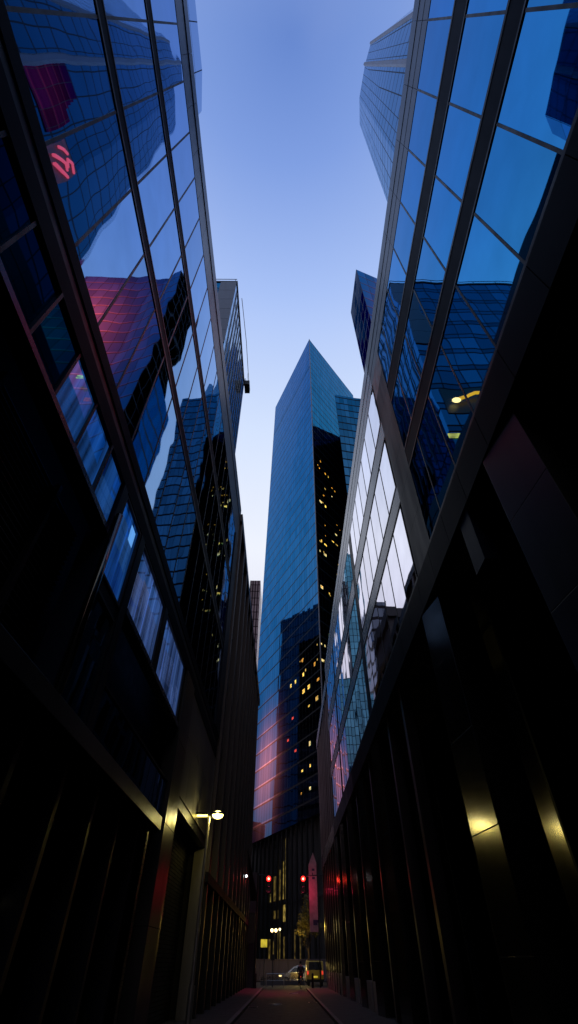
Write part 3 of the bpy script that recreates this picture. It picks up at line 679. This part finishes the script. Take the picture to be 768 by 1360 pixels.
# bracket lamp placed out of view for its reflection; arm glow is emission
BL = thing('wall_lamp', 'amber bracket lamp with a curved arm on the slab tower, mirrored in the right block', 'lamp', (-11, 26.0, 39))
arm = [(-12.3, 25.8, 43.2), (-11.6, 25.8, 43.75), (-10.8, 25.8, 43.85), (-10.0, 25.8, 43.5), (-9.5, 25.8, 43.1)]
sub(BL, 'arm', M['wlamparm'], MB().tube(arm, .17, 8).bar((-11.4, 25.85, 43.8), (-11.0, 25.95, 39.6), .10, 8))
sub(BL, 'lamp_head', M['wlamp'], MB().ball((-9.3, 25.8, 42.9), (.34, .28, .26)))
sub(BL, 'bracket', M['frame'], MB().box(-11.3, -10.7, 25.9, 26.215, 39.0, 39.7))
at0(BL)

# ------------------------------------------------------------------ street lamp
LX, LY = -3.06, 22.0
SL = thing('street_lamp', 'lit street lamp with two heads on a grey pole by the left wall', 'street lamp', (LX, LY, .09))
sub(SL, 'pole', M['lamp_pole'], MB().bar((LX, LY, .09), (LX, LY, 1.1), .10, 12).bar((LX, LY, 1.1), (LX, LY, 5.72), .068, 12, .05), smooth=False)
sub(SL, 'arm', M['lamp_pole'], MB().bar((LX - .5, LY, 5.84), (LX + .34, LY, 5.86), .035, 8).bar((LX, LY, 5.7), (LX, LY, 5.88), .055, 10))
h1 = sub(SL, 'lamp_head', M['frame'], MB().box(LX + .12, LX + .56, LY - .13, LY + .13, 5.94, 6.02))
sub(h1, 'lens', M['lamp'], MB().ball((LX + .34, LY, 5.93), (.22, .14, .14), 16, 10))
sub(h1, 'bulb', emit('street lamp bulb', (1, .95, .6), 60.), MB().ball((LX + .34, LY - .13, 5.86), (.085, .05, .07), 12, 8))
h2 = sub(SL, 'lamp_head', M['frame'], MB().box(LX - .50, LX - .06, LY - .12, LY + .12, 5.92, 6.0))
sub(h2, 'lens', M['lampbar'], MB().box(LX - .49, LX - .07, LY - .11, LY + .11, 5.86, 5.918))
sub(SL, 'base_plate', M['frame'], MB().box(LX - .18, LX + .18, LY - .18, LY + .18, .09, .13))
at0(SL)
def point(name, loc, col, e, r):
    d = bpy.data.lights.new(name, 'POINT'); d.energy = e; d.color = col; d.shadow_soft_size = r
    o = bpy.data.objects.new(name, d); C.objects.link(o); o.location = loc; return o
point('street_lamp_light', (LX + .34, LY - .05, 5.74), (1, .80, .20), 52, .08)

# ------------------------------------------------------------------ traffic signals
def signal(label, hx, hy, hz, kind):
    t = thing('traffic_light', label, 'traffic light', (hx, hy, hz))
    h = sub(t, 'housing', M['pole'], MB().box(hx - .25, hx + .25, hy, hy + .22, hz - 1.08, hz + .28), bevel=.03)
    for i, mm in enumerate(('redlens', 'lens_off', 'lens_off')):
        z = hz - i * .44
        ln = sub(h, 'lens', M['redface' if i == 0 else mm], MB().bar((hx, hy - .012, z), (hx, hy - .002, z), .185, 20))
        if i == 0: sub(ln, 'lamp', M['redlens'], MB().ball((hx, hy - .03, z), (.075, .03, .075)))
        sub(h, 'visor', M['reddim'] if i == 0 else M['pole'], MB().ring((hx, hy - .06, z), (0, 1, 0), .205, .03, 20, 5))  # top visor made to glow, widening the bloom round the red lens
    sub(t, 'backboard', M['reddim'] if False else M['pole'], MB().box(hx - .36, hx + .36, hy + .09, hy + .12, hz - 1.18, hz + .38))
    if kind == 'mast':
        sub(t, 'pole', M['pole'], MB().bar((-2.72, hy + .3, 0.0), (-2.72, hy + .3, hz + .5), .11, 10, .08))
        sub(t, 'arm', M['pole'], MB().bar((-2.72, hy + .3, hz + .35), (hx + .1, hy + .3, hz + .25), .05, 8))
        sub(t, 'base', M['pole'], MB().box(-2.95, -2.49, hy + .07, hy + .53, -.02, .16))
        sub(t, 'sign_board', M['pole'], MB().box(-3.7, -2.85, hy + .27, hy + .33, 3.0, 5.2))
    else:
        sub(t, 'arm', M['pole'], MB().bar((XR + .05, hy + .3, hz + .35), (hx - .1, hy + .3, hz + .25), .05, 8))
    at0(t); return t
signal('red traffic light on the mast arm at the left of the alley mouth', -1.62, 59.0, 7.75, 'mast')
signal('red traffic light on the wall arm beside the pale banner', 1.83, 59.0, 7.75, 'wall')
def spot(name, loc, col, e, ang, tilt):
    d = bpy.data.lights.new(name, 'SPOT'); d.energy = e; d.color = col; d.spot_size = R(ang); d.spot_blend = 1.; d.shadow_soft_size = .12
    o = bpy.data.objects.new(name, d); C.objects.link(o); o.location = loc; o.rotation_euler = (R(tilt), 0, 0)
spot('signal_spill_light', (-1.62, 58.7, 7.6), (1, .03, .15), 620, 92, -20)
spot('signal_spill_light', (1.83, 58.7, 7.6), (1, .03, .15), 620, 92, -20)
point('signal_spill_light', (2.55, 60.3, 7.0), (1, .02, .09), 38, .10)  # added red light on the banner; no lamp stands here
point('tree_light', (1.6, 79.5, 5.0), (1, .62, .12), 320, .12)

# banner totem
BN = thing('banner', 'pale pointed banner glowing red beside the right traffic light', 'banner', (2.95, 62, 3))
sub(BN, 'cloth', M['banner'], MB().poly([(2.5, 61.6, 3.9), (3.35, 61.9, 3.9), (3.35, 61.9, 9.4), (3.0, 61.75, 10.3), (2.5, 61.6, 9.2)]).poly([(2.5, 61.66, 9.2), (3.0, 61.81, 10.3), (3.35, 61.96, 9.4), (3.35, 61.96, 3.9), (2.5, 61.66, 3.9)]))
mb = MB()
for z, wd in ((8.7, .28), (8.35, .22), (8.0, .3), (4.6, .5), (4.4, .42)): mb.poly([(2.85, 61.70, z), (2.85 + wd, 61.80, z), (2.85 + wd, 61.80, z + .2), (2.85, 61.70, z + .2)])
sub(BN, 'print', M['bmark'], mb)
sub(BN, 'pole', M['pole'], MB().bar((3.40, 62.0, 0), (3.40, 62.0, 9.6), .06, 8).bar((3.4, 62.0, 9.4), (2.5, 61.7, 9.3), .03, 6))
at0(BN)
LP = thing('wall_lamp', 'small white lamp high on the finned block beside the traffic arm', 'lamp', (-3.3, 50, 7.0))
sub(LP, 'lens', M['white'], MB().ball((-3.28, 50, 7.0), .09)); sub(LP, 'bracket', M['frame'], MB().box(-3.5, -3.28, 49.9, 50.1, 7.06, 7.14)); at0(LP)

for i, (x, y, lb) in enumerate(((-.5, 38., 'round iron manhole cover in the middle of the lane'), (.7, 52., 'round iron manhole cover in the lane near the red signals'))):
    t = thing('manhole_cover', lb, 'manhole cover', (x, y, -.02), 'manhole covers')
    sub(t, 'lid', M['pole'], MB().bar((x, y, -.03), (x, y, -.008), .33, 24)); sub(t, 'rim', M['lamp_pole'], MB().ring((x, y, -.014), (0, 0, 1), .36, .022, 28, 5)); at0(t)
for i, (x, y, lb) in enumerate(((-1.66, 36., 'drain grate in the gutter by the left kerb'), (1.7, 40., 'drain grate in the gutter by the right kerb'))):
    t = thing('drain_grate', lb, 'drain', (x, y, -.02), 'gutter drains')
    g_ = MB()
    for k in range(7): g_.box(x - .2, x + .2, y - .28 + k * .08, y - .24 + k * .08, -.03, -.006)
    sub(t, 'grate', M['pole'], g_); sub(t, 'frame', M['lamp_pole'], MB().box(x - .25, x - .21, y - .32, y + .32, -.03, -.004).box(x + .21, x + .25, y - .32, y + .32, -.03, -.004)); at0(t)

# ------------------------------------------------------------------ street furniture and the far side
HW = thing('hoarding_wall', 'pale low panelled wall along the far pavement below the tower', 'wall', (0, 88, 0))
for k in range(12): box('panel', M['concrete'], HW, -9 + k * 1.9, -9 + k * 1.9 + 1.86, 88, 88.12, .1, 2.05)
box('coping', M['concrete'], HW, -9.05, 13.8, 87.95, 88.17, 2.052, 2.14)
YS = thing('street_sign', 'yellow lit sign on a thin pole in front of the low wall', 'sign', (-2.35, 70, 0))
sub(YS, 'sign_face', M['ysign'], MB().box(-2.62, -1.92, 69.9, 69.95, 2.95, 3.6)); sub(YS, 'pole', M['pole'], MB().bar((-2.2, 70, -.02), (-2.2, 70, 3.6), .05, 8)); sub(YS, 'frame', M['pole'], MB().box(-2.66, -1.88, 69.96, 70.0, 2.91, 3.64)); at0(YS)
FL = thing('lantern', 'twin white lantern bright in the tower lobby entrance', 'lamp', (-1.2, 92, 3.6))
for dx in (-.28, .28): sub(FL, 'globe', M['lobby_lamp'], MB().ball((-1.55 + dx, 90.5, 5.15), .21))
sub(FL, 'globe', M['lobby_lamp'], MB().ball((-.7, 90.5, 5.25), .15))
sub(FL, 'pole', M['pole'], MB().bar((-1.4, 90.6, .1), (-1.4, 90.6, 5.0), .06, 8).bar((-1.85, 90.6, 4.95), (-.65, 90.6, 4.95), .04, 6)); at0(FL)
SH = thing('shop_window', 'small lit shop window at the foot of the left corner', 'window', (-4, 80, 0))
sub(SH, 'frame', M['frame'], MB().box(-5.2, -4.0, 84.06, 84.2, .2, 2.3)); sub(SH, 'pane', M['shop'], MB().box(-5.0, -4.55, 84.0, 84.05, .4, 2.1)); sub(SH, 'pane', M['shop'], MB().box(-4.4, -4.2, 84.0, 84.05, .4, 2.1)); at0(SH)
# barrier railings
def railing(label, x, y, wdt):
    t = thing('barrier', label, 'barrier', (x, y, 0), 'low barriers at the alley mouth')
    sub(t, 'rail', M['lamp_pole'], MB().bar((x - wdt / 2, y, .95), (x + wdt / 2, y, .95), .03, 6).bar((x - wdt / 2, y, .5), (x + wdt / 2, y, .5), .025, 6))
    for s in (-1, 1): sub(t, 'leg', M['lamp_pole'], MB().bar((x + s * wdt / 2, y, -.02), (x + s * wdt / 2, y, .97), .035, 6))
    at0(t)
railing('low steel barrier in the road left of the cyclist', -.9, 63.5, 1.7)
# bollards
for i, x in enumerate((-2.6, 2.55)):
    t = thing('bollard', ('dark bollard near the left signal pole', 'dark bollard near the right corner by the plinth')[i], 'bollard', (x, 59.4, .09), 'bollards at the alley mouth')
    sub(t, 'post', M['pole'], MB().bar((x, 59.4, .09), (x, 59.4, .95), .09, 10)); sub(t, 'cap', M['pole'], MB().ball((x, 59.4, .96), .1)); at0(t)
# thin pole
TP = thing('sign_post', 'thin dark post with small plate between the sign and the car', 'post', (-.95, 66, 0))
sub(TP, 'post', M['pole'], MB().bar((-1.2, 66, -.02), (-1.2, 66, 2.3), .045, 8)); sub(TP, 'plate', M['pole'], MB().box(-1.4, -1.0, 65.93, 65.95, 1.9, 2.35)); at0(TP)
# planter hedge
def leaves(mb, c, r, n, size, rn, flat=1.):
    for _ in range(n):
        d = Vector((rn.gauss(0, 1), rn.gauss(0, 1), rn.gauss(0, 1))).normalized() * (rn.random() ** .45)
        p = Vector(c) + Vector((d.x * r[0], d.y * r[1], d.z * r[2]))
        u = Vector((rn.gauss(0, 1), rn.gauss(0, 1), rn.gauss(0, 1) * flat)).normalized(); v = u.orthogonal().normalized()
        s = size * (.6 + rn.random() * .8)
        mb.poly([p - u * s, p - v * s * .45, p + u * s, p + v * s * .45])
rn = random.Random(11)
PL = thing('planter', 'long low planter of brownish shrubs across the street before the car', 'planter', (.6, 68, 0))
sub(PL, 'box', M['stone_dark'], MB().box(-2.6, 2.2, 72.0, 72.8, -.02, .32))
mb = MB()
for k in range(10): leaves(mb, (-2.35 + k * .48, 72.4, .5), (.32, .36, .22 + .06 * rn.random()), 70, .07, rn)
sub(PL, 'foliage', M['hedge'], mb); at0(PL)
# street tree
TR = thing('street_tree', 'amber lit street tree in front of the dark tower lobby', 'tree', (3.0, 82, 0))
tx, ty = 3.0, 82
tk = MB().bar((tx, ty, 0), (tx + .1, ty, 2.6), .17, 10, .12).bar((tx + .1, ty, 2.6), (tx, ty + .1, 5.6), .12, 8, .06)
limbs = [((tx + .05, ty, 2.7), (tx - 1.2, ty - .3, 5.2)), ((tx + .05, ty, 3.2), (tx + 1.3, ty + .3, 5.6)), ((tx, ty, 4.0), (tx - .5, ty + .8, 6.8)), ((tx, ty, 3.6), (tx + .5, ty - .9, 6.2)), ((tx, ty, 5.0), (tx + .2, ty, 7.8))]
for a, b in limbs: tk.bar(a, b, .07, 6, .025)
sub(TR, 'trunk', M['bark'], tk)
mb = MB(); rn = random.Random(5)
for _ in range(34):
    a, b = rn.choice(limbs); t = .45 + .65 * rn.random()
    c = Vector(a).lerp(Vector(b), t) + Vector((rn.gauss(0, .45), rn.gauss(0, .45), rn.gauss(0, .4)))
    leaves(mb, c, (.55, .55, .42), 85, .12, rn)
sub(TR, 'crown', M['leaf'], mb); at0(TR)
point('lobby_light', (-1.2, 90.0, 5.6), (1, .75, .25), 90, .3)

# ------------------------------------------------------------------ vehicles
def extrude_profile(prof, y0, y1, taper=0.):
    mb = MB(); n = len(prof); yc = (y0 + y1) / 2
    zmax = max(p[1] for p in prof); zmin = min(p[1] for p in prof)
    def yy(y, z): return yc + (y - yc) * (1 - taper * max(0, (z - .8)) / max(.1, zmax - .8))
    A = [(x, yy(y0, z), z) for x, z in prof]; B = [(x, yy(y1, z), z) for x, z in prof]
    for i in range(n):
        j = (i + 1) % n; mb.poly([A[i], B[i], B[j], A[j]][::-1])
    mb.poly(A); mb.poly(B[::-1]); return mb
def wheel(par, x, y, z, r, side):
    wl = sub(par, 'wheel', M['rubber'], MB().bar((x, y, z), (x, y + side * .2, z), r, 20))
    sub(wl, 'rim', M['silver_paint'], MB().bar((x, y - side * .012, z), (x, y - side * .002, z), r * .62, 14))
CX, CY = -.65, 76.0
CAR = thing('parked_car', 'silver hatchback side on across the end of the alley', 'car', (CX + 2.1, CY + .85, 0))
prof = [(0, .32), (.05, .62), (.25, .78), (1.05, .93), (1.75, 1.38), (2.2, 1.5), (3.3, 1.48), (3.95, 1.1), (4.15, .98), (4.2, .42), (4.1, .28), (.2, .26)]
sub(CAR, 'body', M['silver_paint'], extrude_profile([(CX + x, z) for x, z in prof], CY, CY + 1.72, .22), bevel=.03)
sub(CAR, 'window', M['car_glass'], MB().poly([(CX + 1.3, CY - .01 + .02, .97), (CX + 2.35, CY + .02, .98), (CX + 2.35, CY + .165, 1.4), (CX + 1.85, CY + .155, 1.36)]))
sub(CAR, 'window', M['car_glass'], MB().poly([(CX + 2.42, CY + .02, .98), (CX + 3.65, CY + .02, 1.0), (CX + 3.25, CY + .165, 1.4), (CX + 2.42, CY + .165, 1.4)]))
sub(CAR, 'headlight', M['head'], MB().box(CX - .0, CX + .3, CY - .012, CY + .1, .6, .72))
sub(CAR, 'door', mat('lit car door', (.6, .45, .2), .3, .3), MB().box(CX + 1.35, CX + 2.5, CY - .02, CY - .004, .42, .9))  # warm light on the car's side put into the door colour
sub(CAR, 'tail_light', M['lit_red'], MB().box(CX + 4.1, CX + 4.22, CY + .05, CY + .3, .72, .9))
for x in (.85, 3.35):
    wheel(CAR, CX + x, CY - .01, .3, .31, 1)
    wheel(CAR, CX + x, CY + 1.74, .3, .31, -1)
at0(CAR)
VX_, VY_ = 2.35, 68.5
VAN = thing('parked_van', 'yellow van standing end on behind the cyclist at the right corner', 'van', (VX_ + .85, VY_ + 2, 0))
pv_ = [(VY_, .3), (VY_ + .05, 1.15), (VY_ + .28, 1.85), (VY_ + 3.2, 1.9), (VY_ + 3.9, 1.15), (VY_ + 4.5, .95), (VY_ + 4.55, .35)]
mb = MB()
A = [(VX_, y, z) for y, z in pv_]; B = [(VX_ + 1.75, y, z) for y, z in pv_]
for i in range(len(pv_)): j = (i + 1) % len(pv_); mb.poly([A[i], A[j], B[j], B[i]][::-1])
mb.poly(A); mb.poly(B[::-1])
sub(VAN, 'body', M['yellow_paint'], mb, bevel=.04)
sub(VAN, 'rear_window', M['car_glass'], MB().poly([(VX_ + .15, VY_ + .045, 1.2), (VX_ + 1.6, VY_ + .045, 1.2), (VX_ + 1.5, VY_ + .25, 1.8), (VX_ + .25, VY_ + .25, 1.8)]))
sub(VAN, 'bumper', M['pole'], MB().box(VX_ - .02, VX_ + 1.77, VY_ - .1, VY_ - .002, .3, .5))
for x in (.02, 1.55): sub(VAN, 'tail_light', M['lit_red'], MB().box(VX_ + x, VX_ + x + .16, VY_ - .02, VY_ + .03, .85, 1.12))
sub(VAN, 'number_plate', M['ysign'], MB().box(VX_ + .62, VX_ + 1.13, VY_ - .01, VY_ + .03, .62, .74))
for x in (.12, 1.5):
    for y in (.9, 3.6): sub(VAN, 'wheel', M['rubber'], MB().bar((VX_ + x, VY_ + y, .31), (VX_ + x + .18, VY_ + y, .31), .32, 18))
at0(VAN)
point('vehicle_fill_light', (1.6, 72.6, 1.3), (1, .7, .2), 30, .15)  # added warm light on the car's side, apart from any headlamp
point('vehicle_fill_light', (3.1, 66.8, 1.6), (1, .75, .15), 5, .1)  # added warm light on the van's rear, with no lamp behind it

# ------------------------------------------------------------------ cyclist
bx, by = 1.50, 60.6
BK = thing('bicycle', 'bicycle under the dark clothed rider at the alley mouth', 'bicycle', (bx, by, 0))
for dy, nm in ((-.52, 'wheel'), (.52, 'wheel')):
    wl = sub(BK, nm, M['rubber'], MB().ring((bx, by + dy, .34), (1, 0, 0), .32, .022, 24, 6))
    sp_ = MB()
    for k in range(8): t = k * math.pi / 8; sp_.bar((bx, by + dy - .31 * math.cos(t), .34 - .31 * math.sin(t)), (bx, by + dy + .31 * math.cos(t), .34 + .31 * math.sin(t)), .004, 4)
    sub(wl, 'spokes', M['lamp_pole'], sp_)
sub(BK, 'frame', M['bike'], MB().tube([(bx, by + .52, .34), (bx, by + .36, .85), (bx, by - .15, .82), (bx, by - .05, .32), (bx, by + .36, .78)], .02, 6).tube([(bx, by - .05, .32), (bx, by - .52, .34), (bx, by - .15, .82)], .016, 6))
sub(BK, 'handlebar', M['pole'], MB().tube([(bx - .28, by + .26, 1.0), (bx - .2, by + .36, 1.02), (bx + .2, by + .36, 1.02), (bx + .28, by + .26, 1.0)], .016, 6))
sub(BK, 'saddle', M['rubber'], MB().ball((bx, by - .17, .9), (.09, .14, .04)))
sub(BK, 'pedal', M['pole'], MB().box(bx - .2, bx - .1, by - .18, by - .08, .19, .215).box(bx + .1, bx + .2, by + .02, by + .12, .43, .455))
sub(BK, 'rear_light', M['lit_red'], MB().ball((bx, by - .3, .8), .03)); at0(BK)
def skinned(name, m, verts, edges, radii, parent, sub_=2, root=0):
    me = bpy.data.meshes.new(name); me.from_pydata(verts, edges, []); me.materials.append(m)
    o = bpy.data.objects.new(name, me); C.objects.link(o); o.parent = parent
    md = o.modifiers.new('skin', 'SKIN')
    if not me.skin_vertices: me.skin_vertices.new()
    sv = me.skin_vertices[0].data
    for i, r in enumerate(radii): sv[i].radius = (r, r) if not hasattr(r, '__len__') else r
    sv[root].use_root = True
    md.use_smooth_shade = True
    s = o.modifiers.new('sub', 'SUBSURF'); s.levels = sub_; s.render_levels = sub_
    return o
PS = thing('person', 'person in dark coat and trousers riding a bicycle out of the alley', 'person', (bx, by, 0))
V = [(0, -.16, 1.02), (0, -.10, 1.22), (0, .0, 1.45), (0, .04, 1.56), (0, .07, 1.68), (0, .08, 1.78),
     (-.19, .0, 1.44), (-.27, .10, 1.2), (-.26, .27, 1.05), (.19, .0, 1.44), (.27, .10, 1.2), (.26, .27, 1.05),
     (-.11, -.13, .95), (-.14, .22, .62), (-.15, -.06, .30), (-.15, -.13, .25), (-.15, .04, .23), (.11, -.13, .95), (.14, .30, .80), (.15, .08, .50), (.15, .02, .49), (.15, .17, .46)]
Ed = [(0, 1), (1, 2), (2, 3), (3, 4), (4, 5), (2, 6), (6, 7), (7, 8), (2, 9), (9, 10), (10, 11), (0, 12), (12, 13), (13, 14), (14, 15), (14, 16), (0, 17), (17, 18), (18, 19), (19, 20), (19, 21)]
rad = [.15, .15, .16, .055, .095, .085, .075, .052, .04, .075, .052, .04, .105, .07, .045, .04, .035, .105, .07, .045, .04, .035]
V = [(bx + x, by + y, z) for x, y, z in V]
skinned('body', M['skin'], V, Ed, rad, PS)
cv = [V[i] for i in (0, 1, 2, 6, 7, 8, 9, 10, 11)]
skinned('coat', M['cloth'], cv, [(0, 1), (1, 2), (2, 3), (3, 4), (4, 5), (2, 6), (6, 7), (7, 8)], [.175, .172, .178, .092, .07, .055, .092, .07, .055], PS)
tv = [V[i] for i in (0, 12, 13, 14, 17, 18, 19)]
skinned('trousers', M['trouser'], tv, [(0, 1), (1, 2), (2, 3), (0, 4), (4, 5), (5, 6)], [.165, .12, .085, .06, .12, .085, .06], PS)
sub(PS, 'hair', M['hair'], MB().ball((bx, by + .055, 1.765), (.105, .112, .10), 14, 10), smooth=True)
sub(PS, 'shoe', M['rubber'], MB().ball((bx - .15, by - .03, .235), (.05, .14, .045))); sub(PS, 'shoe', M['rubber'], MB().ball((bx + .15, by + .1, .475), (.05, .14, .045)))
for s in (-1, 1):      # hands: palm, four fingers curled round the grip, thumb below
    hx, hy, hz = bx + s * .265, by + .28, 1.035
    hv = [(hx, hy - .05, hz + .01), (hx, hy, hz + .02)]; he = [(0, 1)]; hr = [.026, .03]
    for k in range(4):
        b0 = len(hv); ox = (k - 1.5) * .019; ln = (.9, 1., .96, .8)[k]
        hv += [(hx + ox, hy + .035 * ln, hz + .022), (hx + ox, hy + .05 * ln, hz - .012), (hx + ox, hy + .03 * ln, hz - .036)]
        he += [(1, b0), (b0, b0 + 1), (b0 + 1, b0 + 2)]; hr += [.0095, .009, .008]
    b0 = len(hv); hv += [(hx - s * .035, hy - .0, hz - .01), (hx - s * .03, hy + .03, hz - .034)]; he += [(0, b0), (b0, b0 + 1)]; hr += [.011, .009]
    skinned('hand', M['skin'], hv, he, hr, PS, 1)
at0(PS)
for t in (LB, FB, RB, RF, CT, AX, LT, RT, ST, HW): at0(t)
for o in list(C.objects):
    if o.type == 'EMPTY' and o.parent is None: at0(o)
bpy.context.view_layer.update()
